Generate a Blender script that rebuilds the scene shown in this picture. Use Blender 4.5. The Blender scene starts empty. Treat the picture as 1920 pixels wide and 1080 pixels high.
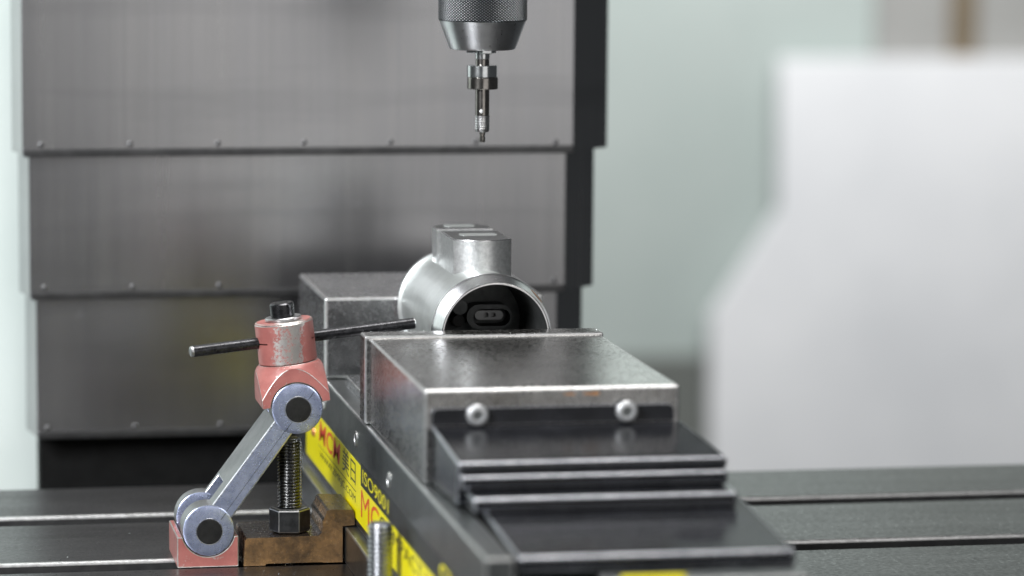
import bpy, bmesh, math, random
from mathutils import Vector, Matrix, noise as mnoise

# ---------------------------------------------------------------- camera, world, lamps, exposure
S = 0.001                                   # everything below is written in millimetres
sc = bpy.context.scene
COL = sc.collection

CAM = Vector((-304.74, -1892.02, 442.76))
YAW, PITCH, ROLL = math.radians(10.68), math.radians(7.02), math.radians(0.44)
fw = Vector((math.sin(YAW)*math.cos(PITCH), math.cos(YAW)*math.cos(PITCH), -math.sin(PITCH)))
rt = Vector((math.cos(YAW), -math.sin(YAW), 0)); up = rt.cross(fw)
cr, sr = math.cos(ROLL), math.sin(ROLL)
rt2, up2 = rt*cr + up*sr, up*cr - rt*sr
cam_d = bpy.data.cameras.new('camera'); cam = bpy.data.objects.new('camera', cam_d); COL.objects.link(cam)
cam.matrix_world = Matrix(((rt2.x, up2.x, -fw.x, CAM.x*S), (rt2.y, up2.y, -fw.y, CAM.y*S),
                           (rt2.z, up2.z, -fw.z, CAM.z*S), (0, 0, 0, 1)))
cam_d.sensor_width = 36; cam_d.lens = 121.91
cam_d.clip_start = 0.05; cam_d.clip_end = 60
cam_d.dof.use_dof = True
cam_d.dof.focus_distance = (Vector((20, 262, 120)) - CAM).dot(fw)*S
cam_d.dof.aperture_fstop = 4.4
cam_d.dof.aperture_blades = 0
sc.camera = cam

w = bpy.data.worlds.new('World'); sc.world = w; w.use_nodes = True
bg = w.node_tree.nodes['Background']
bg.inputs[0].default_value = (0.90, 0.96, 1.0, 1); bg.inputs[1].default_value = 0.06

def area_lamp(name, loc, target, sx, sy, power, col=(1, 1, 1)):
    d = bpy.data.lights.new(name, 'AREA'); d.shape = 'RECTANGLE'; d.size = sx; d.size_y = sy
    d.energy = power; d.color = col
    o = bpy.data.objects.new(name, d); COL.objects.link(o)
    o.location = Vector(loc)*S
    o.rotation_euler = (Vector(target) - Vector(loc)).to_track_quat('-Z', 'Y').to_euler()
    return o
area_lamp('overhead_work_lamp', (120, 120, 1450), (90, 300, 100), 0.8, 0.45, 22, (1, 0.98, 0.95))
area_lamp('left_softbox', (-1120, -880, 960), (-20, 250, 120), 0.45, 0.8, 50, (0.96, 0.98, 1))
area_lamp('front_right_softbox', (520, -1430, 500), (80, 400, 320), 1.15, 1.05, 3.9, (1, 0.98, 0.96))
area_lamp('far_wall_fill', (1500, 4500, 2300), (2000, 6500, -350), 1.9, 1.1, 182, (1, 1, 0.99))  # added, unseen lamp that brightens the far wall and white panel

sc.view_settings.view_transform = 'Standard'; sc.view_settings.look = 'None'
sc.view_settings.exposure = 0; sc.view_settings.gamma = 1; sc.view_settings.use_curve_mapping = False

random.seed(4)
# ---------------------------------------------------------------- materials
def new_mat(name):
    m = bpy.data.materials.new(name); m.use_nodes = True
    nt = m.node_tree
    return m, nt, nt.nodes['Principled BSDF']
def N(nt, typ, **kw):
    n = nt.nodes.new(typ)
    for k, v in kw.items():
        if k.startswith('in_'): n.inputs[int(k[3:])].default_value = v
        else: setattr(n, k, v)
    return n
def coords(nt, scale):
    tc = N(nt, 'ShaderNodeTexCoord'); mp = N(nt, 'ShaderNodeMapping')
    mp.inputs['Scale'].default_value = scale if hasattr(scale, '__len__') else (scale,)*3
    nt.links.new(tc.outputs['Object'], mp.inputs['Vector'])
    return mp.outputs['Vector']
def noise(nt, scale, detail=4, rough=0.55, seed=0):
    n = N(nt, 'ShaderNodeTexNoise'); n.noise_dimensions = '4D'
    n.inputs['W'].default_value = seed; n.inputs['Scale'].default_value = 1
    n.inputs['Detail'].default_value = detail; n.inputs['Roughness'].default_value = rough
    nt.links.new(coords(nt, scale), n.inputs['Vector'])
    return n.outputs['Fac']
def ramp(nt, fac, a, b, lo=0.0, hi=1.0):
    n = N(nt, 'ShaderNodeMapRange'); n.clamp = True
    n.inputs['From Min'].default_value = a; n.inputs['From Max'].default_value = b
    n.inputs['To Min'].default_value = lo; n.inputs['To Max'].default_value = hi
    nt.links.new(fac, n.inputs['Value']); return n.outputs['Result']
def mix(nt, fac, c1, c2):
    n = N(nt, 'ShaderNodeMix'); n.data_type = 'RGBA'
    nt.links.new(fac, n.inputs['Factor'])
    for i, c in ((6, c1), (7, c2)):
        if hasattr(c, 'is_linked') or isinstance(c, bpy.types.NodeSocket): nt.links.new(c, n.inputs[i])
        else: n.inputs[i].default_value = (*c, 1)
    return n.outputs[2]
def bump(nt, bsdf, h, strength, dist=0.0004):
    b = N(nt, 'ShaderNodeBump'); b.inputs['Strength'].default_value = strength; b.inputs['Distance'].default_value = dist
    nt.links.new(h, b.inputs['Height']); nt.links.new(b.outputs['Normal'], bsdf.inputs['Normal'])
def metal(name, c1, c2, rough=(0.3, 0.45), metallic=1.0, scale=60, fine=900, bump_s=0.15, contrast=(0.35, 0.65),
          spots=None, spot_scale=120, spot_range=(0.66, 0.74)):
    m, nt, b = new_mat(name)
    n1 = noise(nt, scale, 6, 0.65)
    col = mix(nt, ramp(nt, n1, *contrast), c1, c2)
    if spots:
        col = mix(nt, ramp(nt, noise(nt, spot_scale, 5, 0.7, 7.3), *spot_range), col, spots)
    nt.links.new(col, b.inputs['Base Color'])
    b.inputs['Metallic'].default_value = metallic
    n2 = noise(nt, fine if hasattr(fine, '__len__') else fine*0.35, 4, 0.7, 3.1)
    nt.links.new(ramp(nt, n2, 0.3, 0.7, *rough), b.inputs['Roughness'])
    if bump_s: bump(nt, b, noise(nt, fine, 3, 0.6, 5.5), bump_s)
    return m

M = {}
M['jaw'] = metal('ground_steel', (0.27, 0.265, 0.26), (0.47, 0.465, 0.455), (0.16, 0.36), scale=40, bump_s=0.03,
                 spots=(0.15, 0.135, 0.12), spot_scale=42, spot_range=(0.54, 0.82))
M['jaw_edge'] = metal('bright_steel_edge', (0.62, 0.62, 0.62), (0.8, 0.8, 0.8), (0.25, 0.4), scale=200)
M['fixed'] = metal('scuffed_steel', (0.34, 0.345, 0.355), (0.56, 0.56, 0.57), (0.18, 0.32), scale=45, bump_s=0.12,
                   spots=(0.30, 0.30, 0.30), spot_scale=110)
M['bed'] = metal('dark_bed_steel', (0.15, 0.165, 0.165), (0.24, 0.25, 0.25), (0.26, 0.40), scale=30, bump_s=0.08)
M['bed_edge'] = metal('bed_edge', (0.45, 0.46, 0.46), (0.6, 0.6, 0.6), (0.3, 0.42), scale=150)
M['black'] = metal('black_oxide_sheet', (0.008, 0.0085, 0.0105), (0.018, 0.019, 0.023), (0.17, 0.28), metallic=0.3, scale=50, fine=300, bump_s=0)
M['black_edge'] = metal('black_edge_highlight', (0.30, 0.31, 0.34), (0.48, 0.49, 0.52), (0.28, 0.4), scale=180)  # pale colour paints the highlight that the bevels catch
M['table'] = metal('cast_iron_table', (0.055, 0.055, 0.056), (0.125, 0.125, 0.127), (0.24, 0.42), metallic=0.97, scale=(9, 60, 9), bump_s=0.03,
                   spots=(0.06, 0.058, 0.055), spot_scale=(60, 40, 60), spot_range=(0.66, 0.72))
M['table_edge'] = metal('table_slot_edge', (0.6, 0.6, 0.6), (0.85, 0.85, 0.85), (0.3, 0.5), scale=300)
M['slot_wall_shade'] = metal('shadowed_slot_wall', (0.022, 0.022, 0.023), (0.04, 0.04, 0.041), (0.4, 0.55), metallic=0.3, scale=80, bump_s=0)  # near-black colour paints the shadow inside the slots
M['slot'] = metal('t_slot_wall', (0.10, 0.10, 0.10), (0.17, 0.17, 0.17), (0.4, 0.6), metallic=0.8, scale=80)
M['blue'] = metal('blue_steel_link', (0.30, 0.345, 0.51), (0.50, 0.55, 0.74), (0.22, 0.36), metallic=0.78, scale=160, bump_s=0, contrast=(0.3, 0.7))
M['link_side'] = metal('bare_link_steel', (0.24, 0.25, 0.255), (0.36, 0.37, 0.375), (0.3, 0.44), metallic=0.85, scale=60, bump_s=0.05)
M['blue_edge'] = metal('blue_link_edge', (0.6, 0.62, 0.68), (0.8, 0.82, 0.86), (0.25, 0.4), scale=300)
M['pin'] = metal('dark_pin', (0.025, 0.025, 0.026), (0.05, 0.05, 0.05), (0.25, 0.4), metallic=0.7, scale=120, spots=(0.35, 0.35, 0.35), spot_scale=500, spot_range=(0.74, 0.8))
M['rod'] = metal('black_rod', (0.018, 0.018, 0.02), (0.06, 0.06, 0.065), (0.2, 0.42), metallic=0.75, scale=250, bump_s=0.3, spots=(0.45, 0.46, 0.48), spot_scale=650, spot_range=(0.68, 0.78))
M['rod_end'] = metal('bare_rod_end', (0.35, 0.36, 0.37), (0.6, 0.6, 0.6), (0.3, 0.5), scale=500)
M['screw'] = metal('black_cap_screw', (0.03, 0.03, 0.033), (0.07, 0.07, 0.074), (0.2, 0.36), metallic=0.9, scale=220, bump_s=0.15)
M['socket'] = metal('screw_socket', (0.01, 0.01, 0.01), (0.02, 0.02, 0.02), (0.5, 0.6), metallic=0.2)
M['washer'] = metal('washer_steel', (0.45, 0.45, 0.46), (0.62, 0.62, 0.62), (0.25, 0.4), scale=200)
M['chuck'] = metal('chuck_steel', (0.60, 0.61, 0.63), (0.74, 0.75, 0.76), (0.26, 0.36), scale=60, bump_s=0, spots=(0.40, 0.41, 0.42), spot_scale=130, spot_range=(0.6, 0.75))
M['finder_light'] = metal('edge_finder_steel', (0.55, 0.57, 0.58), (0.68, 0.7, 0.7), (0.18, 0.24), scale=200, bump_s=0)
M['finder_dark'] = metal('edge_finder_browned', (0.24, 0.225, 0.21), (0.33, 0.31, 0.29), (0.18, 0.24), scale=200, bump_s=0)
M['screw_head'] = metal('zinc_screw', (0.50, 0.51, 0.52), (0.66, 0.67, 0.68), (0.36, 0.5), metallic=0.85, scale=300, bump_s=0)
M['white_pin'] = metal('bright_ball', (0.85, 0.85, 0.85), (0.9, 0.9, 0.9), (0.2, 0.3), metallic=0.3)
M['thread'] = metal('dark_threaded_steel', (0.17, 0.17, 0.17), (0.25, 0.25, 0.25), (0.2, 0.28), scale=180, bump_s=0)
M['thread2'] = metal('grey_threaded_steel', (0.32, 0.33, 0.35), (0.44, 0.45, 0.47), (0.24, 0.36), scale=180, bump_s=0)
M['nut'] = metal('black_hex_nut', (0.035, 0.036, 0.038), (0.075, 0.076, 0.08), (0.28, 0.42), metallic=0.8, scale=180, bump_s=0.2)
M['nut_edge'] = metal('nut_edge', (0.25, 0.25, 0.25), (0.42, 0.42, 0.42), (0.3, 0.45), scale=300)
M['casting'] = metal('cast_zinc', (0.46, 0.485, 0.477), (0.58, 0.605, 0.597), (0.32, 0.42), metallic=0.82, scale=45, fine=1100, bump_s=0.07)
M['casting_rough'] = metal('sandblasted_zinc', (0.56, 0.57, 0.57), (0.76, 0.77, 0.77), (0.28, 0.42), metallic=0.9, scale=350, fine=1400, bump_s=0.25)
M['turned'] = metal('turned_rim', (0.68, 0.68, 0.69), (0.82, 0.82, 0.83), (0.2, 0.28), scale=120, bump_s=0)
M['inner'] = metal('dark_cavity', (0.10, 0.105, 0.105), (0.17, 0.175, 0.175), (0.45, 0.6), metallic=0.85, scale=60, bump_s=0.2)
M['boss_top'] = metal('boss_top_dark_reflection', (0.045, 0.046, 0.047), (0.075, 0.076, 0.077), (0.3, 0.4), metallic=0.35, scale=90, bump_s=0)  # near-black paints in the dark surroundings these faces mirror
M['plate'] = metal('dull_insert', (0.36, 0.36, 0.36), (0.42, 0.42, 0.42), (0.45, 0.55), scale=90, bump_s=0)
M['copper'] = metal('copper_orange', (0.72, 0.28, 0.12), (0.8, 0.38, 0.2), (0.3, 0.4), scale=90)

# worn red paint: bare steel shows through in scuffed patches
def worn_red(name, base_wear=0.62, band=None):
    m, nt, b = new_mat(name)
    fine = noise(nt, 520, 6, 0.75, 1.7); broad = noise(nt, 60, 4, 0.6, 4.4)
    add = N(nt, 'ShaderNodeMath', operation='ADD'); nt.links.new(fine, add.inputs[0])
    sc_ = N(nt, 'ShaderNodeMath', operation='MULTIPLY'); nt.links.new(broad, sc_.inputs[0]); sc_.inputs[1].default_value = 0.5
    nt.links.new(sc_.outputs[0], add.inputs[1]); mask = add.outputs[0]
    if band:                                        # a silver band: bare metal colour along one stripe of the barrel
        tc = N(nt, 'ShaderNodeTexCoord'); sx = N(nt, 'ShaderNodeSeparateXYZ'); nt.links.new(tc.outputs['Object'], sx.inputs[0])
        d = N(nt, 'ShaderNodeMath', operation='SUBTRACT'); nt.links.new(sx.outputs[0], d.inputs[0]); d.inputs[1].default_value = band[0]
        a = N(nt, 'ShaderNodeMath', operation='ABSOLUTE'); nt.links.new(d.outputs[0], a.inputs[0])
        g = ramp(nt, a.outputs[0], band[1]*0.55, band[1]*1.25, band[2], 0.0)
        a2 = N(nt, 'ShaderNodeMath', operation='ADD'); nt.links.new(mask, a2.inputs[0]); nt.links.new(g, a2.inputs[1]); mask = a2.outputs[0]
    k = ramp(nt, mask, base_wear + 0.22, base_wear + 0.31)
    paint = mix(nt, ramp(nt, noise(nt, 90, 4, 0.6, 8), 0.35, 0.65), (0.275, 0.09, 0.08), (0.365, 0.13, 0.115))
    nt.links.new(mix(nt, k, paint, (0.52, 0.50, 0.48)), b.inputs['Base Color'])
    nt.links.new(ramp(nt, k, 0, 1, 0.0, 0.95), b.inputs['Metallic'])
    nt.links.new(ramp(nt, fine, 0.3, 0.7, 0.32, 0.5), b.inputs['Roughness'])
    bump(nt, b, fine, 0.2)
    return m
M['red'] = worn_red('worn_red_paint', 0.64)
M['red_band'] = worn_red('banded_red_paint', 0.70, band=(0.0, 0.011, 0.26))
M['red_edge'] = metal('bare_edge', (0.45, 0.43, 0.41), (0.66, 0.64, 0.62), (0.3, 0.5), scale=400, bump_s=0.2)

# oily, rusted clamp block
m, nt, b = new_mat('oily_rusted_steel'); M['clamp'] = m
c = mix(nt, ramp(nt, noise(nt, 55, 6, 0.7), 0.4, 0.62), (0.12, 0.078, 0.046), (0.38, 0.22, 0.10))
c = mix(nt, ramp(nt, noise(nt, 420, 5, 0.75, 2), 0.60, 0.75), c, (0.42, 0.33, 0.24))
nt.links.new(c, b.inputs['Base Color']); b.inputs['Metallic'].default_value = 0.6
nt.links.new(ramp(nt, noise(nt, 260, 4, 0.7, 6), 0.3, 0.7, 0.14, 0.34), b.inputs['Roughness'])
bump(nt, b, noise(nt, 380, 5, 0.7, 9), 0.3, 0.0006)
M['clamp_oily'] = metal('oil_blackened_steel', (0.030, 0.024, 0.020), (0.085, 0.062, 0.045), (0.16, 0.34), metallic=0.7, scale=110, bump_s=0.25, spots=(0.28, 0.21, 0.14), spot_scale=600, spot_range=(0.70, 0.76))
M['clamp_edge'] = metal('clamp_worn_edge', (0.46, 0.42, 0.38), (0.70, 0.66, 0.62), (0.22, 0.4), scale=300, bump_s=0.4)

# brushed stainless way covers, vertical grain
def brushed(name, c1, c2, r):
    m, nt, b = new_mat(name)
    g1 = noise(nt, (45, 45, 1.6), 6, 0.7, 2.0); g2 = noise(nt, (6, 6, 3), 5, 0.6, 5.0)
    f = N(nt, 'ShaderNodeMath', operation='MULTIPLY_ADD'); nt.links.new(g1, f.inputs[0]); f.inputs[1].default_value = 0.6
    sc_ = N(nt, 'ShaderNodeMath', operation='MULTIPLY'); nt.links.new(g2, sc_.inputs[0]); sc_.inputs[1].default_value = 0.5
    nt.links.new(sc_.outputs[0], f.inputs[2])
    c = mix(nt, ramp(nt, f.outputs[0], 0.38, 0.72), c1, c2)
    c = mix(nt, ramp(nt, noise(nt, 45, 4, 0.6, 12), 0.70, 0.78), c, (c1[0]*1.5, c1[1]*1.5, c1[2]*1.5))
    c = mix(nt, ramp(nt, noise(nt, (260, 260, 3), 3, 0.6, 21), 0.35, 0.75, 0.0, 0.18), c, (c1[0]*0.62, c1[1]*0.62, c1[2]*0.62))
    c = mix(nt, ramp(nt, noise(nt, (3, 3, 26), 3, 0.6, 31), 0.52, 0.72, 0.0, 0.35), c, (c1[0]*0.7, c1[1]*0.7, c1[2]*0.7))
    nt.links.new(c, b.inputs['Base Color']); b.inputs['Metallic'].default_value = 1.0
    nt.links.new(ramp(nt, g1, 0.3, 0.7, *r), b.inputs['Roughness'])
    bump(nt, b, g1, 0.012, 0.001)
    return m
M['cover'] = brushed('brushed_steel_cover', (0.35, 0.353, 0.367), (0.43, 0.427, 0.43), (0.23, 0.28))
M['cover_lip'] = metal('wiper_lip', (0.07, 0.07, 0.072), (0.11, 0.11, 0.112), (0.35, 0.5), scale=60)
M['rivet'] = metal('rivet_steel', (0.12, 0.12, 0.125), (0.2, 0.2, 0.2), (0.35, 0.5), scale=200)
M['void'] = metal('gap_shade_black', (0.006, 0.006, 0.006), (0.010, 0.010, 0.010), (0.6, 0.8), metallic=0.0, scale=60, bump_s=0)
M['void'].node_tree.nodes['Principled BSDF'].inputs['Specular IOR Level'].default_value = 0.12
def paint(name, c1, c2, rough=0.5, scale=8, spots=None, spot_scale=22):
    m, nt, b = new_mat(name)
    c = mix(nt, ramp(nt, noise(nt, scale, 5, 0.6), 0.35, 0.65), c1, c2)
    if spots: c = mix(nt, ramp(nt, noise(nt, spot_scale, 4, 0.6, 3), 0.66, 0.78), c, spots)
    nt.links.new(c, b.inputs['Base Color']); b.inputs['Roughness'].default_value = rough
    return m
M['mint'] = paint('pale_mint_paint', (0.39, 0.447, 0.43), (0.44, 0.492, 0.475), 0.55, 2, spots=(0.32, 0.38, 0.37))
M['mint2'] = paint('column_mint_paint', (0.66, 0.74, 0.71), (0.72, 0.79, 0.76), 0.5, 6)
M['white'] = paint('white_panel_paint', (0.72, 0.735, 0.76), (0.84, 0.85, 0.87), 0.55, 1.6)
M['grey'] = paint('grey_cabinet_paint', (0.30, 0.30, 0.29), (0.36, 0.36, 0.35), 0.6, 3)
M['low_grey'] = paint('low_shade_grey', (0.13, 0.14, 0.13), (0.17, 0.18, 0.17), 0.6, 3)
M['brown'] = paint('brown_post_paint', (0.15, 0.12, 0.08), (0.19, 0.15, 0.10), 0.6, 3)
M['yellow'] = paint('yellow_vinyl', (0.84, 0.74, 0.004), (0.92, 0.82, 0.006), 0.3, 60, spots=(0.55, 0.47, 0.02), spot_scale=90)
M['ink_black'] = paint('black_ink', (0.012, 0.014, 0.014), (0.02, 0.022, 0.022), 0.4, 60)
M['ink_red'] = paint('red_ink', (0.62, 0.045, 0.02), (0.72, 0.07, 0.03), 0.4, 60)
M['rust'] = paint('rust_stain', (0.30, 0.13, 0.04), (0.42, 0.20, 0.07), 0.7, 300)

# knurled sleeve: fine diamond relief in the material
m, nt, b = new_mat('knurled_steel'); M['knurl'] = m
tc = N(nt, 'ShaderNodeTexCoord'); sx = N(nt, 'ShaderNodeSeparateXYZ'); nt.links.new(tc.outputs['Object'], sx.inputs[0])
at = N(nt, 'ShaderNodeMath', operation='ARCTAN2'); nt.links.new(sx.outputs[1], at.inputs[0]); nt.links.new(sx.outputs[0], at.inputs[1])
def lin(a, ka, z, kz):
    p = N(nt, 'ShaderNodeMath', operation='MULTIPLY'); nt.links.new(a, p.inputs[0]); p.inputs[1].default_value = ka
    q = N(nt, 'ShaderNodeMath', operation='MULTIPLY_ADD'); nt.links.new(z, q.inputs[0]); q.inputs[1].default_value = kz; nt.links.new(p.outputs[0], q.inputs[2])
    s_ = N(nt, 'ShaderNodeMath', operation='SINE'); nt.links.new(q.outputs[0], s_.inputs[0]); return s_.outputs[0]
mu = N(nt, 'ShaderNodeMath', operation='MINIMUM')
nt.links.new(lin(at.outputs[0], 76, sx.outputs[2], 3600), mu.inputs[0]); nt.links.new(lin(at.outputs[0], 76, sx.outputs[2], -3600), mu.inputs[1])
nt.links.new(mix(nt, ramp(nt, mu.outputs[0], -0.8, 0.5), (0.02, 0.022, 0.025), (0.24, 0.255, 0.27)), b.inputs['Base Color'])
b.inputs['Metallic'].default_value = 0.95; b.inputs['Roughness'].default_value = 0.34
bump(nt, b, mu.outputs[0], 0.9, 0.0005)

# ---------------------------------------------------------------- mesh helpers (millimetres, world axes)
def prism(pts, axis, a0, a1):
    bm = bmesh.new()
    def v(p, a):
        return {'x': (a, p[0], p[1]), 'y': (p[0], a, p[1]), 'z': (p[0], p[1], a)}[axis]
    lo = [bm.verts.new(v(p, a0)) for p in pts]; hi = [bm.verts.new(v(p, a1)) for p in pts]
    n = len(pts)
    bm.faces.new(lo); bm.faces.new(hi)
    for i in range(n): bm.faces.new((lo[i], lo[(i+1) % n], hi[(i+1) % n], hi[i]))
    bmesh.ops.recalc_face_normals(bm, faces=bm.faces)
    return bm
def box(x0, x1, y0, y1, z0, z1):
    return prism([(x0, y0), (x1, y0), (x1, y1), (x0, y1)], 'z', z0, z1)
def bevel(bm, wd, seg=2, mat=-1, ang=30):
    es = [e for e in bm.edges if len(e.link_faces) == 2 and e.calc_face_angle(0) > math.radians(ang)]
    bmesh.ops.bevel(bm, geom=es, offset=wd, segments=seg, profile=0.5, affect='EDGES', material=mat, clamp_overlap=True)
    return bm
def lathe(prof, centre=(0, 0, 0), axis='z', seg=64, cap=True, mats=None):
    """prof: list of (r, h); revolved round axis through centre"""
    bm = bmesh.new(); rings = []
    for r, h in prof:
        ring = []
        for i in range(seg):
            a = 2*math.pi*i/seg; c, s = r*math.cos(a), r*math.sin(a)
            p = {'z': (c, s, h), 'y': (c, h, s), 'x': (h, c, s)}[axis]
            ring.append(bm.verts.new(Vector(p) + Vector(centre)))
        rings.append(ring)
    for k in range(len(rings)-1):
        for i in range(seg):
            f = bm.faces.new((rings[k][i], rings[k][(i+1) % seg], rings[k+1][(i+1) % seg], rings[k+1][i]))
            if mats: f.material_index = mats[k]
    if cap:
        bm.faces.new(rings[0]); bm.faces.new(rings[-1])
    bmesh.ops.recalc_face_normals(bm, faces=bm.faces)
    return bm
def arc(cx, cy, r, a0, a1, n):
    return [(cx + r*math.cos(math.radians(a0 + (a1-a0)*i/n)), cy + r*math.sin(math.radians(a0 + (a1-a0)*i/n))) for i in range(n+1)]
def boolean(a, b_, op):
    obs = []
    for q in (a, b_):
        me = bpy.data.meshes.new('tmp'); q.to_mesh(me); q.free()
        o = bpy.data.objects.new('tmp', me); COL.objects.link(o); obs.append(o)
    md = obs[0].modifiers.new('b', 'BOOLEAN'); md.operation = op; md.object = obs[1]; md.solver = 'EXACT'
    dg = bpy.context.evaluated_depsgraph_get(); ev = obs[0].evaluated_get(dg)
    me = bpy.data.meshes.new_from_object(ev)
    bm = bmesh.new(); bm.from_mesh(me)
    for o in obs:
        d = o.data; bpy.data.objects.remove(o); bpy.data.meshes.remove(d)
    bpy.data.meshes.remove(me)
    bmesh.ops.remove_doubles(bm, verts=bm.verts, dist=0.01)
    bmesh.ops.dissolve_limit(bm, angle_limit=math.radians(1), verts=bm.verts, edges=bm.edges)
    return bm
def by_normal(bm, axis, sign, idx, lim=0.7, only=(0,)):
    """gives the faces that point along +-axis the material slot idx"""
    bm.normal_update()
    for f in bm.faces:
        if f.material_index in only and f.normal[axis]*sign > lim: f.material_index = idx
    return bm
ROOT = {}
def root_of(o):
    while o.parent: o = o.parent
    return ROOT.get(o.name, Vector((0, 0, 0)))
def thing(name, label, cat, loc, group=None):
    o = bpy.data.objects.new(name, None); COL.objects.link(o)
    o.empty_display_size = 0.02
    ROOT[o.name] = Vector(loc); o.location = Vector(loc)*S
    o['label'] = label; o['category'] = cat
    if group: o['group'] = group
    return o
def obj(name, bm, mats, parent=None, smooth=35, label=None, offset=None):
    """links bm as one mesh object; offset = own origin (mm), else the thing's base"""
    me = bpy.data.meshes.new(name)
    base = root_of(parent) if parent else Vector((0, 0, 0))
    org = Vector(offset) if offset is not None else base
    bmesh.ops.translate(bm, verts=bm.verts, vec=-org)
    bmesh.ops.scale(bm, verts=bm.verts, vec=(S, S, S))
    bm.to_mesh(me); bm.free()
    for q in (mats if isinstance(mats, (list, tuple)) else [mats]): me.materials.append(M[q])
    me.polygons.foreach_set('use_smooth', [True]*len(me.polygons))
    me.set_sharp_from_angle(angle=math.radians(smooth))
    o = bpy.data.objects.new(name, me); COL.objects.link(o)
    if parent: o.parent = parent
    wn = o.modifiers.new('weighted_normals', 'WEIGHTED_NORMAL'); wn.keep_sharp = True; wn.weight = 100
    # a sub-part's parent may itself carry an offset
    pl = Vector((0, 0, 0))
    q = parent
    while q is not None and q.parent is not None:
        pl += q.location; q = q.parent
    o.location = (org - base)*S - pl if parent else org*S
    if label: o['label'] = label
    return o
def solo(o, label, cat, group=None):
    o['label'] = label; o['category'] = cat
    if group: o['group'] = group
    return o
def again(o, dx):
    """a copy of a part, sharing its mesh, moved by dx (mm)"""
    c = o.copy(); COL.objects.link(c); c.parent = o.parent; c.location = o.location + Vector(dx)*S
    return c
def rot_about(bm, centre, axis, deg):
    bmesh.ops.rotate(bm, verts=bm.verts, cent=centre, matrix=Matrix.Rotation(math.radians(deg), 3, axis))
    return bm
def join(*bms):
    out = bmesh.new()
    for q in bms:
        me = bpy.data.meshes.new('j'); q.to_mesh(me); q.free(); out.from_mesh(me); bpy.data.meshes.remove(me)
    return out
def text_mesh(body, y_far, y_near, z0, z1, x, bold=0.0, slant=0.0):
    """flat lettering on a plane facing -X, read from far to near"""
    cu = bpy.data.curves.new('t', 'FONT'); cu.body = body; cu.resolution_u = 3; cu.offset = bold; cu.shear = slant
    o = bpy.data.objects.new('t', cu); COL.objects.link(o)
    dg = bpy.context.evaluated_depsgraph_get(); me = bpy.data.meshes.new_from_object(o.evaluated_get(dg))
    bpy.data.objects.remove(o); bpy.data.curves.remove(cu)
    bm = bmesh.new(); bm.from_mesh(me); bpy.data.meshes.remove(me)
    xs = [v.co.x for v in bm.verts]; ys = [v.co.y for v in bm.verts]
    ax, bx, ay, by = min(xs), max(xs), min(ys), max(ys)
    for v in bm.verts:
        t = (v.co.x - ax)/(bx - ax); q = (v.co.y - ay)/(by - ay)
        v.co = Vector((x, y_far + (y_near - y_far)*t, z0 + (z1 - z0)*q))
    return bm
def threaded(cx, cy, z0, z1, r, pitch, depth, tip=3.0, seg=36, sub=6):
    """a rod with a real helical thread and a chamfered tip"""
    bm = bmesh.new(); n = int((z1 - z0)/pitch*sub); rings = []
    for k in range(n+1):
        z = z0 + (z1 - z0)*k/n; ring = []
        for i in range(seg):
            ph = (z/pitch - i/seg) % 1.0
            tri = abs(ph - 0.5)*2
            tri = min(1, max(0, (tri - 0.08)/0.8))
            rr = r - depth*(1 - tri)
            if z > z1 - tip: rr = min(rr, r - (z - (z1 - tip))*0.62 + 0.2)
            a = 2*math.pi*i/seg
            ring.append(bm.verts.new((cx + rr*math.cos(a), cy + rr*math.sin(a), z)))
        rings.append(ring)
    for k in range(n):
        for i in range(seg): bm.faces.new((rings[k][i], rings[k][(i+1) % seg], rings[k+1][(i+1) % seg], rings[k+1][i]))
    bm.faces.new(rings[0]); bm.faces.new(rings[-1])
    bmesh.ops.recalc_face_normals(bm, faces=bm.faces)
    return bm

# ---------------------------------------------------------------- machine table with T-slots
TX0, TX1 = -620, 900
table = thing('machine_table', 'dark cast iron milling table with bright edged T-slots under the vise', 'machine table', (150, 150, -60))
slots = [437, 280.5, 124, -32.5]; SLOT_W = 30
edges = [542.2] + slots
for i, yb in enumerate(edges):
    yf = (edges[i+1] if i + 1 < len(edges) else -200)
    o = obj('table_strip', by_normal(bevel(box(TX0, TX1, yf, yb - (0 if i == 0 else SLOT_W), -30, 0), 2.5, 2, 1), 1, -1, 2), ['table', 'table_edge', 'slot_wall_shade'], table)
for y in slots:
    obj('slot_floor', box(TX0, TX1, y - SLOT_W - 9, y + 9, -45, -31), 'slot', table)
obj('table_body', box(TX0 + 5, TX1 - 5, -195, 530, -60, -46), 'slot', table)

# ---------------------------------------------------------------- column with telescopic way covers behind
cov = thing('column_way_cover', 'brushed steel telescopic way cover of three stepped riveted panels behind the table', 'way cover', (20, 650, -60))
def cover_panel(x0, x1, y, fx, fy, z0, z1, rivets, lab):
    t = 3
    pl = [(x0 - 6, y + 40), (x0, y), (x1, y), (fx, fy), (fx - t*0.7, fy + t*0.7), (x1 - t*0.4, y + t), (x0 + t, y + t), (x0 - 6 + t, y + 40)]
    bm = prism(pl, 'z', z0, z1); bevel(bm, 0.8, 2)
    p = obj('cover_panel', bm, ['cover'], cov, label=lab)
    lip = prism([(x0 + 1, y - 2.2), (x1 - 0.5, y - 2.2), (x1 - 0.5, y - 0.05), (x0 + 1, y - 0.05)], 'z', z0 - 1.2, z0 + 4.6); bevel(lip, 0.7, 2)
    obj('wiper_lip', lip, 'cover_lip', p)
    r0 = None
    for rx, rz in rivets:
        if r0 is None:
            r0 = obj('rivet', lathe([(2.2, 0), (2.1, -0.3), (1.5, -0.6), (0.6, -0.7)], (rx, y - 0.06, z0 + rz), 'y', 16), 'rivet', p, offset=(rx, y, z0 + rz)); rx0, rz0 = rx, rz
        else: again(r0, (rx - rx0, 0, rz - rz0))
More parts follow.
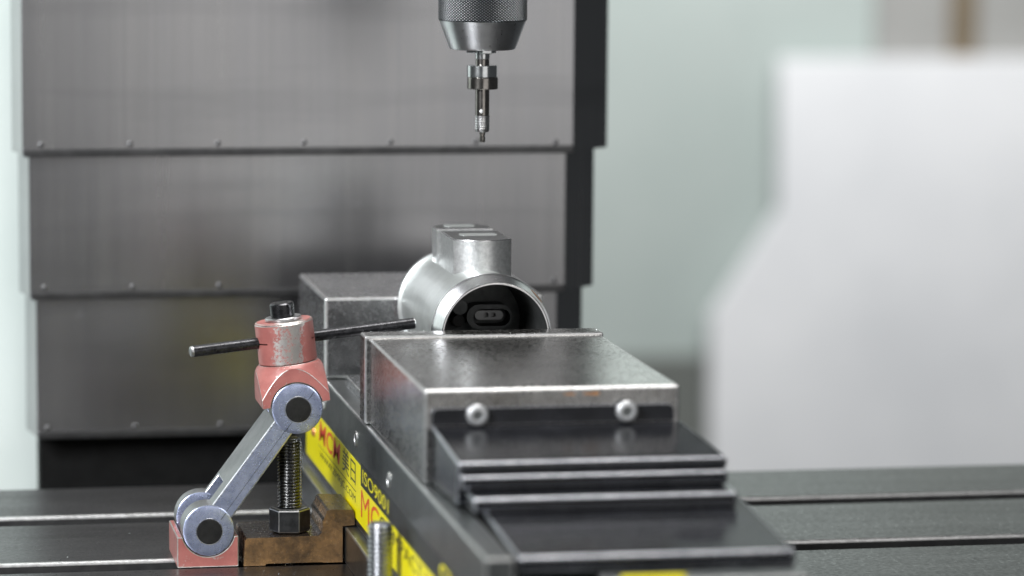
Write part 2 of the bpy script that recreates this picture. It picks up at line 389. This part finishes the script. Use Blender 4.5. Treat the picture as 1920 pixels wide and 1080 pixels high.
riv = [(-177, 7.8), (-113, 7.8), (-49.5, 8), (13.5, 8), (77.5, 8), (141, 8), (201, 7)]
cover_panel(-190.6, 214.6, 620, 247, 652, 229.5, 560, riv, 'topmost and widest cover panel')
cover_panel(-185.6, 211.5, 632, 238.5, 658, 124.2, 250, [(x + 2, z) for x, z in riv[:1]] + [(x + 2, 7.5) for x, z in riv[1:]], 'middle cover panel')
cover_panel(-180.8, 208, 644, 232, 666, 19.5, 145, [(x + 4, 7) for x, z in riv], 'lowest, darkest cover panel')
void = obj('dark_gap_backing', bevel(box(-178, 240, 668, 700, -420, 60), 2), 'void')  # added near-black sheet standing for the darkness of the gap
solo(void, 'added near-black apron in the gap between way cover and table', 'backing')
colm = obj('machine_column', bevel(box(-900, 150, 705, 760, -700, 1100), 6), 'mint2', label=None)
solo(colm, 'pale mint painted machine column at the left of the way cover', 'machine column')

# ---------------------------------------------------------------- far background of the hall
wall = obj('wall', box(-900, 5200, 6620, 6680, -2000, 2200), 'mint'); wall['kind'] = 'structure'
panel_pts = [(1966, -45), (1970, -430), (1798, -695), (1804, -1900), (4300, -1900), (4300, -45)]
pn = obj('white_panel', bevel(prism(panel_pts, 'y', 6545, 6580), 3, 2), 'white')
solo(pn, 'large white sheet metal guard with a slanted notch in its edge', 'guard panel')
lc = obj('low_shade_slab', bevel(box(1250, 2100, 6592, 6615, -1900, -800), 8), 'low_grey')  # added slab, its dark colour stands for shade low on the wall
solo(lc, 'dark green grey slab added for the shade low on the mint wall', 'cabinet')
cb = obj('grey_cabinet', bevel(box(2230, 4200, 6592, 6615, -1900, 1000), 6), 'grey')
solo(cb, 'grey cabinet rising behind the white guard panel', 'cabinet')
po = obj('brown_post', bevel(box(2420, 2495, 6582, 6590, -1900, 1000), 2), 'brown')
solo(po, 'narrow brown post in front of the grey cabinet', 'post')

# ---------------------------------------------------------------- machine vise
vise = thing('machine_vise', 'grey steel machine vise with yellow side sticker bolted to the table', 'vise', (75, 170, 0))
flange = bevel(box(-7, 157, -208, 560, 0.2, 23.4), 1.2, 2, 1)
obj('base_flange', flange, ['bed', 'bed_edge'], vise)
bedp = [(0, 23.6), (150, 23.6), (150, 78), (134, 78), (134, 62), (15.5, 62), (15.5, 95), (0, 95)]
bed = obj('bed', bevel(prism(bedp, 'y', -208, 558), 1.5, 2, 1), ['bed', 'bed_edge'], vise)
obj('slide_way', bevel(box(15.8, 149.5, -2, 556, 78.2, 94.6), 1.0), 'bed', vise)
obj('fixed_jaw', bevel(box(-0.2, 150, 402.4, 540.6, 95.2, 150.7), 2.4, 2, 1), ['fixed', 'jaw_edge'], vise)
mj = obj('movable_jaw', bevel(box(2.6, 149.2, 0, 211, 95.4, 148.8), 1.6, 3, 1), ['jaw', 'jaw_edge'], vise)
obj('jaw_plate', bevel(box(-0.6, 150.6, 211.2, 231.6, 95.3, 150.6), 1.6, 2, 1), ['jaw', 'jaw_edge'], mj)
obj('guide_key', bevel(box(10.5, 62, 233, 374, 94.8, 101.8), 0.8, 2, 1), ['fixed', 'jaw_edge'], vise)
st = bmesh.new()
# rust bleeding from the jaw's front edge
def blob(cx, cz, rx, rz, n, y, seed):
    bm = bmesh.new(); rnd = random.Random(seed)
    vs = [bm.verts.new((cx + rx*math.cos(2*math.pi*i/n)*rnd.uniform(0.6, 1.1), y, cz + rz*math.sin(2*math.pi*i/n)*rnd.uniform(0.6, 1.1))) for i in range(n)]
    bm.faces.new(vs); return bm
obj('rust_stain', join(blob(97.5, 145, 5, 0.8, 14, -0.05, 1), blob(101, 145, 2.2, 1.2, 12, -0.06, 2), blob(86, 145, 4, 0.6, 12, -0.05, 3)), 'rust', mj)

# telescopic sheet cover in front of the movable jaw
sh = prism([(-0.2, 128.4), (-3.0, 128.4), (-75, 120.3), (-75, 114.5), (-72, 114.5), (-70, 96.2), (-0.2, 96.2)], 'x', 0, 1)
for v in sh.verts:                                   # the sheet widens towards its free end
    t = -v.co.y/75
    v.co.x = (6.8 + 2.2*t) if v.co.x < 0.5 else (149.9 + 8.8*t)
wc = obj('screw_cover', bevel(sh, 1.3, 3, 1), ['black', 'black_edge'], vise)
fl = bevel(prism(arc(10.4, 135, 4, 180, 90, 5) + arc(141.5, 135, 4, 90, 0, 5) + [(145.5, 129), (6.4, 129)], 'y', -3.4, -0.2), 0.5, 2, 1)
obj('cover_flange', fl, ['black', 'black_edge'], wc)
obj('cover_leaf', bevel(box(9.8, 158, -80, -20, 106.4, 113.6), 1.4, 3, 1), ['black', 'black_edge'], wc)
obj('cover_leaf', bevel(box(13.2, 158.3, -100, -20, 97.2, 105.2), 1.5, 3, 1), ['black', 'black_edge'], wc)
lw = prism([(-20, 103), (-98, 96.6), (-190, 91.4), (-190, 83.5), (-186, 80), (-20, 80)], 'x', 20, 166.5)
obj('cover_leaf', bevel(lw, 1.7, 3, 1), ['black', 'black_edge'], wc)
def pan_screw(x, y, z, parent):
    h = lathe([(6.3, 0), (6.3, -2.6), (5.9, -3.6), (5.2, -4.2), (3.3, -4.4), (3.0, -4.3), (2.9, -2.4)], (x, y, z), 'y', 36)
    o = obj('cover_screw', h, 'screw_head', parent, offset=(x, y, z))
    obj('hex_socket', lathe([(2.85, -2.2), (2.85, -2.5)], (x, y, z), 'y', 6), 'bed', o, offset=(x, y, z))
pan_screw(32, -3.4, 134.9, wc); pan_screw(117.6, -3.4, 135.2, wc)
# end bracket and orange label at the near end of the bed
obj('end_bracket', bevel(box(58, 164, -226, -208.4, 26, 85.6), 1.5, 2, 1), ['bed', 'bed_edge'], vise)
obj('end_label', bevel(box(66, 99, -228.4, -226.2, 40, 88.2), 0.5), 'yellow', vise)
# side bolts
sb = obj('side_bolt', lathe([(5.2, 0), (5.2, -0.6), (4.4, -0.9), (4.1, -0.4), (2.6, -0.3)], (-0.05, 250, 80), 'x', 28), 'bed_edge', vise, offset=(0, 250, 80))
obj('hex_socket', lathe([(2.6, -0.32), (2.6, -0.36)], (-0.05, 250, 80), 'x', 6), 'socket', sb, offset=(0, 250, 80))
for yy in (110.6, 400):
    c2 = again(sb, (0, yy - 250, -1.8 if yy < 200 else 0))
    h2 = sb.children[0].copy(); COL.objects.link(h2); h2.parent = c2
# stickers with their lettering
skA = obj('sticker', box(-0.30, -0.06, 229, 497, 29, 66), 'yellow', vise, label='yellow maker sticker with red and black lettering')
skB = obj('sticker', box(-0.30, -0.06, -200, 228.6, 29, 53.8), 'yellow', vise, label='long yellow strip sticker with red and black lettering')
skC = obj('sticker', box(-0.26, -0.06, -200, 228.6, 54, 68.5), 'ink_black', vise, label='black strip sticker with yellow lettering')
XT = -0.42
obj('lettering', text_mesh('MCM', 428, 322, 49.5, 64, XT, 0.012, 0.15), 'ink_red', skA)
obj('lettering', text_mesh('\u7f8e\u65e5', 312, 251, 49.5, 65, XT, 0.0), 'ink_black', skA)
obj('lettering', text_mesh('WWW.ZMRJC.COM', 424, 251, 37.2, 43.2, XT, 0.0), 'ink_black', skA)
obj('rule_line', box(XT - 0.1, XT, 249, 430, 46.0, 46.5), 'ink_black', skA)
obj('lettering', text_mesh('MC', 226, 150, 34.5, 52, XT, -0.005), 'ink_red', skB)
obj('lettering', text_mesh('COMPACT VISE', 146, -85, 42.5, 51.3, XT, 0.0), 'ink_black', skB)
obj('lettering', text_mesh('ISO9001', 220, 112, 57.2, 65.8, XT, 0.0), 'yellow', skC)
obj('lettering', text_mesh('CNC', -74, -150, 57.2, 67, XT, 0.02), 'yellow', skC)
rv = obj('rivet', lathe([(3.4, 0), (3.2, -1.2), (1.5, -2.0), (0.5, -2.2)], (-0.31, 453, 51), 'x', 18), 'copper', vise, offset=(0, 453, 51))

# ---------------------------------------------------------------- cast workpiece clamped between the jaws
CX, CZ = 86.0, 145.4
part = thing('cast_housing', 'silver cast metal tube housing with slotted boss clamped between the vise jaws', 'workpiece', (CX, 315, 96))
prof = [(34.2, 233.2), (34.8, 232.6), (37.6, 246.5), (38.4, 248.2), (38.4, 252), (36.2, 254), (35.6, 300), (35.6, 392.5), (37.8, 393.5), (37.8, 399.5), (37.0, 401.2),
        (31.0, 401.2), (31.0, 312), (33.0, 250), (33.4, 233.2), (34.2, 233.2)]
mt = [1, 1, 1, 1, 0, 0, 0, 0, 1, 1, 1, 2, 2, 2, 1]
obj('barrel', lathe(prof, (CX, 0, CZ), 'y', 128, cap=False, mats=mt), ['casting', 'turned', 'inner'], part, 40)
# boss: two posts with a slot between them, curved front and back, flat sides
def bowed(x0, x1, y_flat, y_corner, bulge, n=18):
    pts = [(x0, y_flat), (x1, y_flat), (x1, y_corner)]
    for i in range(1, n):
        t = i/n; pts.append((x1 + (x0 - x1)*t, y_corner + bulge*(1 - (2*t - 1)**2)))
    return pts + [(x0, y_corner)]
def post(pts, z1, y0, y1):
    bm = prism(pts, 'z', CZ + 20, z1)
    cut = lathe([(34.5, y0 - 60), (34.5, y1 + 60)], (CX, 0, CZ), 'y', 96)
    bm = boolean(bm, cut, 'DIFFERENCE')
    top = max(v.co.z for v in bm.verts)
    es = [e for e in bm.edges if len(e.link_faces) == 2 and e.calc_face_angle(0) > 0.6 and min(v.co.z for v in e.verts) > top - 0.2]
    bmesh.ops.bevel(bm, geom=es, offset=0.7, segments=2, affect='EDGES', profile=0.5, material=2)
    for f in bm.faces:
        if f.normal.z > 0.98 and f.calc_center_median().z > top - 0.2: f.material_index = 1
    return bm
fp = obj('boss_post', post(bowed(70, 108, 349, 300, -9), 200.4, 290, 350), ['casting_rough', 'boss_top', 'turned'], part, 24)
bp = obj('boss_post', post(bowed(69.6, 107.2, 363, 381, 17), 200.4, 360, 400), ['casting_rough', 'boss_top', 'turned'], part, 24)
obj('slot_web', boolean(box(70.6, 107.6, 346, 366, CZ + 20, CZ + 38.4), lathe([(34.5, 300), (34.5, 420)], (CX, 0, CZ), 'y', 96), 'DIFFERENCE'), 'casting_rough', part)
def slotpad(x0, x1, y0, y1, z0, z1):
    r = (y1 - y0)/2; yc = (y0 + y1)/2
    sx_ = 0.3
    pts = [(x1 - r*sx_ + r*sx_*math.cos(math.radians(a)), yc + r*math.sin(math.radians(a))) for a in range(-90, 91, 15)]
    pts += [(x0 + r*sx_ + r*sx_*math.cos(math.radians(a)), yc + r*math.sin(math.radians(a))) for a in range(90, 271, 15)]
    return bevel(prism(pts, 'z', z0, z1), 0.25, 2)
obj('pad', slotpad(78, 103, 318, 332, 200.2, 200.75), 'casting', fp)
obj('pad', slotpad(77, 98, 372, 388, 200.2, 200.8), 'casting', bp)
# curved orange patch laid on the turned ring
cm = bmesh.new(); rows = []
for i in range(15):
    an = math.radians(31 + 19*i/14); wv = math.sin(math.pi*i/14)
    rows.append([cm.verts.new((CX + r_*math.cos(an), y_, CZ + r_*math.sin(an))) for r_, y_ in ((37.75 - 0.9*wv, 246.4 - 4.6*wv), (37.75, 246.4))])
for i in range(14):
    cm.faces.new((rows[i][0], rows[i][1], rows[i+1][1], rows[i+1][0]))
bmesh.ops.recalc_face_normals(cm, faces=cm.faces)
obj('orange_patch', cm, 'copper', part)
# inside: end wall, recess and connector plate with two holes
iw = obj('inner_wall', lathe([(30.9, 316), (30.9, 320)], (CX, 0, CZ), 'y', 64), 'inner', part)
def oval(cx, cz, hw, hh, y0, y1, k=1.0):
    pts = arc(cx + hw - hh, cz, hh, -90, 90, 12) + arc(cx - hw + hh, cz, hh, 90, 270, 12)
    return prism(pts, 'y', y0, y1)
ring = boolean(oval(94, 149.5, 15, 8, 300, 315.8), oval(95.5, 149, 12.2, 5.6, 290, 330), 'DIFFERENCE')
obj('recess_rim', ring, 'inner', iw)
cp = boolean(oval(94.2, 150.2, 9.4, 3.1, 303, 315.5), join(lathe([(1.6, 300), (1.6, 308)], (92.3, 0, 150.2), 'y', 16), lathe([(1.6, 300), (1.6, 308)], (97.0, 0, 150.2), 'y', 16)), 'DIFFERENCE')
obj('connector_plate', bevel(cp, 0.2), 'plate', iw)
obj('inner_lug', bevel(lathe([(5.2, 300), (5.2, 315.7)], (74.5, 0, 156), 'y', 24), 0.6), 'inner', iw)
obj('inner_lug', bevel(lathe([(4.2, 304), (4.2, 315.7)], (74.5, 0, 146.5), 'y', 24), 0.6), 'socket', iw)

# ---------------------------------------------------------------- chuck and edge finder
KX, KY = 93.6, 330
ch = thing('drill_chuck', 'knurled steel drill chuck with tapered nose hanging above the housing', 'drill chuck', (KX, KY, 320))
obj('knurled_sleeve', lathe([(28.3, 339.8), (28.9, 340.6), (28.9, 430)], (KX, KY, 0), 'z', 128), 'knurl', ch)
obj('nose_cone', lathe([(19.5, 321.0), (21.2, 321.4), (21.9, 322.6), (28.0, 339.0), (28.2, 339.7)], (KX, KY, 0), 'z', 128), 'chuck', ch)
for a in (30, 150, 270):
    j = box(KX + 2.2, KX + 10, KY - 3.2, KY + 3.2, 318.4, 322.5); bevel(j, 0.5)
    rot_about(j, (KX, KY, 0), 'Z', a + 8); obj('chuck_jaw', j, 'finder_light', ch)
ef = thing('edge_finder', 'slim steel edge finder with stepped collar held in the chuck', 'edge finder', (KX, KY, 260))
obj('shank', lathe([(4.55, 314.9), (4.7, 315.1), (4.7, 322.3)], (KX, KY, 0), 'z', 48), 'finder_light', ef)
obj('neck', lathe([(4.5, 310), (4.5, 314.7)], (KX, KY, 0), 'z', 48), 'finder_dark', ef)
obj('upper_collar', lathe([(9.7, 303.2), (9.9, 303.4), (9.9, 310.4), (9.5, 310.8), (4.6, 310.9)], (KX - 0.3, KY, 0), 'z', 64), 'finder_light', ef)
obj('lower_collar', lathe([(4.6, 295.2), (9.6, 295.3), (10.1, 295.8), (10.1, 302.6), (9.8, 303.0), (4.6, 303.1)], (KX + 0.2, KY, 0), 'z', 64), 'finder_dark', ef)
obj('body', lathe([(4.4, 278.1), (4.6, 278.3), (4.6, 295)], (KX + 0.1, KY, 0), 'z', 48), 'finder_dark', ef)
gr = [(3.8, 267.2), (4.5, 267.9)]
for z in (270, 271.6, 273.2, 274.8, 276.4): gr += [(4.85, z - 0.5), (4.6, z - 0.2), (4.6, z + 0.2), (4.85, z + 0.5)]
obj('probe_sleeve', lathe(gr + [(4.85, 277.9), (4.4, 278.0)], (KX + 0.1, KY, 0), 'z', 48), 'washer', ef)
obj('probe_tip', lathe([(1.7, 260.6), (1.95, 261), (1.95, 264.0), (1.6, 264.3), (1.6, 265), (1.95, 265.3), (1.95, 267.5)], (KX + 0.2, KY, 0), 'z', 32), 'finder_dark', ef)
obj('index_ball', lathe([(1.35, 0), (1.3, -0.5), (0.8, -1.0), (0.2, -1.15)], (KX - 1.3, KY - 4.3, 281.0), 'y', 20), 'white_pin', ef)

# ---------------------------------------------------------------- articulated work stop (red cradles, blue link)
LX, LZ, UX, UZ = -93.6, 23.6, -37.5, 99.8
ws = thing('work_stop', 'articulated work stop with worn red cradles, blue grey link and black stop rod', 'work stop', (LX, 275, 0))
def curved_top(x0, x1, zt_, cx, cz, r, z0):
    """block with a round cradle cut into the top"""
    a = math.degrees(math.asin((cz - zt_)/r))
    return [(x0, z0), (x1, z0), (x1, zt_)] + arc(cx, cz, r, -a, -180 + a, 28) + [(x0, zt_)]
obj('base_cradle', bevel(prism(curved_top(-113.3, -74.6, 19.6, LX, LZ, 16.7, 0.1), 'y', 250.6, 309), 0.7, 2, 1), ['red', 'red_edge'], ws)
def disc(cx, cz, r, y0, y1):
    return by_normal(lathe([(8.0, y0), (9.5, y0 + 0.04), (11, y0 + 0.13), (12.5, y0 + 0.22), (14, y0 + 0.38), (r - 0.9, y0 + 0.62), (r - 0.25, y0 + 1.0), (r, y0 + 1.6), (r, y1 - 0.8), (r - 0.8, y1)], (cx, 0, cz), 'y', 72), 1, -1, 1, 0.45)
d = Vector((UX - LX, UZ - LZ)).normalized(); nrm = Vector((-d.y, d.x)); Lh = 7.2
def strip(t0, t1, h0, h1, y0, y1):
    a = Vector((LX, LZ)); L = Vector((UX - LX, UZ - LZ)).length
    q = [a + d*(L*t0) - nrm*h0, a + d*(L*t1) - nrm*h1, a + d*(L*t1) + nrm*h1, a + d*(L*t0) + nrm*h0]
    return prism([(p.x, p.y) for p in q], 'y', y0, y1)
bar = strip(0.10, 0.90, 7.6, 7.0, 251.3, 303)
slotcut = join(strip(-0.3, 0.30, 20, 20, 270, 297))
bar = boolean(bar, slotcut, 'DIFFERENCE')
bar = by_normal(bevel(bar, 1.0, 2, 1), 1, -1, 2)
lk = obj('link_bar', bar, ['link_side', 'blue_edge', 'blue'], ws)
obj('link_eye', disc(LX, LZ, 16.3, 249.8, 271), ['link_side', 'blue'], lk)
obj('link_eye', disc(LX, LZ, 16.3, 296, 311), ['link_side', 'blue'], lk)
obj('link_eye', disc(UX, UZ, 16.2, 249.8, 272), ['link_side', 'blue'], lk)
obj('link_eye', disc(UX, UZ, 16.2, 284, 304), ['link_side', 'blue'], lk)
# parting line of the forging along the bar and eyes
a = Vector((LX, LZ)); L = Vector((UX - LX, UZ - LZ)).length
def hair(t0, t1, off, y, wd=0.12):
    p0 = a + d*(L*t0) - nrm*off; p1 = a + d*(L*t1) - nrm*off
    q = [p0 - nrm*wd, p1 - nrm*wd, p1 + nrm*wd, p0 + nrm*wd]
    return prism([(p.x, p.y) for p in q], 'y', y - 0.03, y + 0.2)
obj('parting_line', join(hair(0.17, 0.84, 2.2, 251.3), hair(0.105, 0.165, 2.2, 249.8), hair(0.83, 0.905, 2.2, 249.8), hair(1.09, 1.16, 2.2, 249.8)), 'pin', lk)
for px, pz in ((LX + 0.5, LZ - 0.6), (UX + 0.6, UZ - 0.5)):
    p = obj('pivot_pin', lathe([(7.2, 249.2), (8.0, 249.5), (8.1, 251), (8.1, 300)], (px, 0, pz), 'y', 56), 'pin', ws)
    obj('pin_ring', lathe([(8.15, 249.85), (8.2, 249.65), (8.45, 249.6), (8.6, 249.85)], (px, 0, pz), 'y', 56, cap=False), 'washer', p)
# swivel head, leaning with the rod
HY = 272
flare = lathe([(18.5, 27.4), (20.5, 25.6), (31, 5), (31, 2.2)], (0, HY, 0), 'z', 72)
head = boolean(flare, box(-21.4, 21.6, HY - 20.6, HY + 24, 2.3, 40), 'INTERSECT')
head = boolean(head, lathe([(16.6, HY - 60), (16.6, HY + 60)], (0, 0, 0), 'y', 72), 'DIFFERENCE')
bevel(head, 0.55, 2, 1, 28)
def lean(bm):
    bmesh.ops.rotate(bm, verts=bm.verts, cent=(0, 0, 0), matrix=Matrix.Rotation(math.radians(-6.6), 3, 'Y'))
    bmesh.ops.translate(bm, verts=bm.verts, vec=(UX, 0, UZ)); return bm
hd = obj('head_cradle', lean(head), ['red', 'red_edge'], ws, 25)
cyl = lathe([(18.0, 27.7), (18.5, 28.2), (18.5, 53.4), (17.8, 54.1), (8, 54.1)], (0, HY, 0), 'z', 96)
cut = join(box(-30, -13.0, HY - 30, HY + 30, 41.0, 42.0), box(15.5, 30, HY - 30, HY + 30, 41.0, 42.0))
cyl = boolean(cyl, cut, 'DIFFERENCE')
es = [e for e in cyl.edges if len(e.link_faces) == 2 and e.calc_face_angle(0) > math.radians(30) and min(v.co.z for v in e.verts) > 53]
bmesh.ops.bevel(cyl, geom=es, offset=0.7, segments=2, affect='EDGES', material=1)
lean(cyl)
top_c = Vector((0, HY, 41)); top_c.rotate(Matrix.Rotation(math.radians(-6.6), 3, 'Y')); top_c += Vector((UX, 0, UZ))
hc = obj('clamp_collar', cyl, ['red_band', 'red_edge'], ws, 35, offset=top_c)
wsh = obj('washer', lean(lathe([(11.2, 54.2), (11.6, 54.6), (11.6, 55.9), (11.2, 56.3), (6, 56.3)], (0, HY, 0), 'z', 48)), 'washer', ws)
cs = obj('cap_screw', lean(lathe([(7.3, 56.4), (7.7, 56.8), (7.7, 64.4), (6.9, 65.2), (4.7, 65.2), (4.4, 65.0)], (0, HY, 0), 'z', 48)), 'screw', ws)
obj('hex_socket', lean(lathe([(4.3, 65.05), (4.3, 65.25)], (0, HY, 0), 'z', 6)), 'socket', cs)
# stop rod through the head
def rod_between(p0, p1, r):
    p0, p1 = Vector(p0), Vector(p1); L_ = (p1 - p0).length
    bm = lathe([(r*0.55, 0), (r*0.9, 0.7), (r, 2.2), (r, L_ - 1.2), (r*0.9, L_ - 0.3), (r*0.55, L_)], (0, 0, 0), 'z', 32, mats=[1, 1, 0, 1, 1])
    q = (p1 - p0).to_track_quat('Z', 'Y')
    bmesh.ops.rotate(bm, verts=bm.verts, cent=(0, 0, 0), matrix=q.to_matrix())
    bmesh.ops.translate(bm, verts=bm.verts, vec=p0); return bm
obj('stop_rod', rod_between((-104, 262, 135.6), (43.0, 286, 148.2), 3.6), ['rod', 'rod_end'], ws)

# ---------------------------------------------------------------- clamp block, its stud and nut
SX, SY = -40.2, 268
prof = [(-71.4, 0.15), (-58, 0.15), (-57, 1.3), (-22, 1.3), (-20.5, 0.9), (-8.6, 0.9), (-8.6, 24.0), (-0.9, 24.6), (-0.9, 31), (-2.2, 34.4)] + \
       [(-17, 34.9), (-18.6, 34.0), (-19.2, 31.5), (-20.2, 29.6), (-21.4, 27.6), (-21.0, 24), (-21.8, 20.2), (-24, 18.3)] + [(-69.4, 17.9), (-70.4, 16.6)]
cb_ = prism(prof, 'y', 250.4, 306)
cb_ = boolean(cb_, lathe([(15.2, 18.1), (15.2, 60)], (SX - 1, SY + 4, 0), 'z', 48), 'DIFFERENCE')
# hand-forged unevenness on the long faces
bmesh.ops.triangulate(cb_, faces=[f for f in cb_.faces if len(f.verts) > 4])
bmesh.ops.dissolve_limit(cb_, angle_limit=0.02, verts=cb_.verts, edges=cb_.edges)
bevel(cb_, 1.0, 2, 1, 40)
clampb = obj('clamp_block', by_normal(cb_, 2, 1, 2, 0.5), ['clamp', 'clamp_edge', 'clamp_oily'])
solo(clampb, 'oily rust brown stepped clamp block gripping the vise flange', 'clamp')
stud = obj('threaded_stud', threaded(SX, SY, -20, 79, 7.9, 2.1, 1.4, sub=12), 'thread', smooth=75)
solo(stud, 'dark threaded stud standing up from the brown clamp block', 'stud', None)
nb = lathe([(11.2, 18.3), (13.2, 19.4), (13.2, 33.0), (11.4, 34.2)], (SX, SY, 0), 'z', 6)
bevel(nb, 0.5, 2, 1); rot_about(nb, (SX, SY, 0), 'Z', -9)
nb = boolean(nb, lathe([(6.6, 0), (6.6, 60)], (SX, SY, 0), 'z', 32), 'DIFFERENCE')
nut = obj('hex_nut', nb, ['nut', 'nut_edge'])
solo(nut, 'black hexagon nut tightened on the dark stud', 'nut')
stud2 = obj('threaded_stud', threaded(-13.0, 60, -25, 62.6, 7.5, 2.8, 1.25, 2.6, sub=9), 'thread2', smooth=75)
solo(stud2, 'bright grey bare threaded stud in front of the yellow sticker', 'stud')

# ---------------------------------------------------------------- swarf: tiny bright chips and droplets lying about, too many to count
rnd = random.Random(11)
cbm = bmesh.new()
def chip(x, y, z, r):
    base = len(cbm.verts)
    q = [cbm.verts.new((x + rnd.uniform(-r, r), y + rnd.uniform(-r, r), z + rnd.uniform(0, r))) for _ in range(4)]
    for f in ((0, 1, 2), (0, 1, 3), (1, 2, 3), (0, 2, 3)): cbm.faces.new([q[i] for i in f])
for _ in range(70): chip(rnd.uniform(0, 150), rnd.uniform(212, 231), 150.62, rnd.uniform(0.25, 0.6))
for _ in range(40): chip(rnd.uniform(4, 148), rnd.uniform(5, 205), 148.82, rnd.uniform(0.2, 0.5))
for _ in range(26): chip(rnd.uniform(2, 148), rnd.uniform(404, 538), 150.72, rnd.uniform(0.25, 0.6))
for _ in range(24): chip(rnd.uniform(-6.5, -1), rnd.uniform(60, 500), 23.45, rnd.uniform(0.3, 0.8))
for _ in range(30): chip(rnd.uniform(2, 12), rnd.uniform(235, 400), 95.05, rnd.uniform(0.25, 0.5))
for _ in range(60): chip(rnd.uniform(-230, -10), rnd.uniform(215, 248), 0.02, rnd.uniform(0.3, 0.8))
for _ in range(60): chip(rnd.uniform(-230, 420), rnd.uniform(285, 405), 0.02, rnd.uniform(0.3, 0.8))
for _ in range(24): chip(rnd.uniform(-68, -24), rnd.uniform(253, 300), 18.0, rnd.uniform(0.25, 0.5))
bmesh.ops.recalc_face_normals(cbm, faces=cbm.faces)
chips = obj('metal_chips', cbm, 'finder_light', smooth=1); chips['kind'] = 'stuff'
solo(chips, 'tiny bright metal chips scattered over the vise and table', 'swarf')
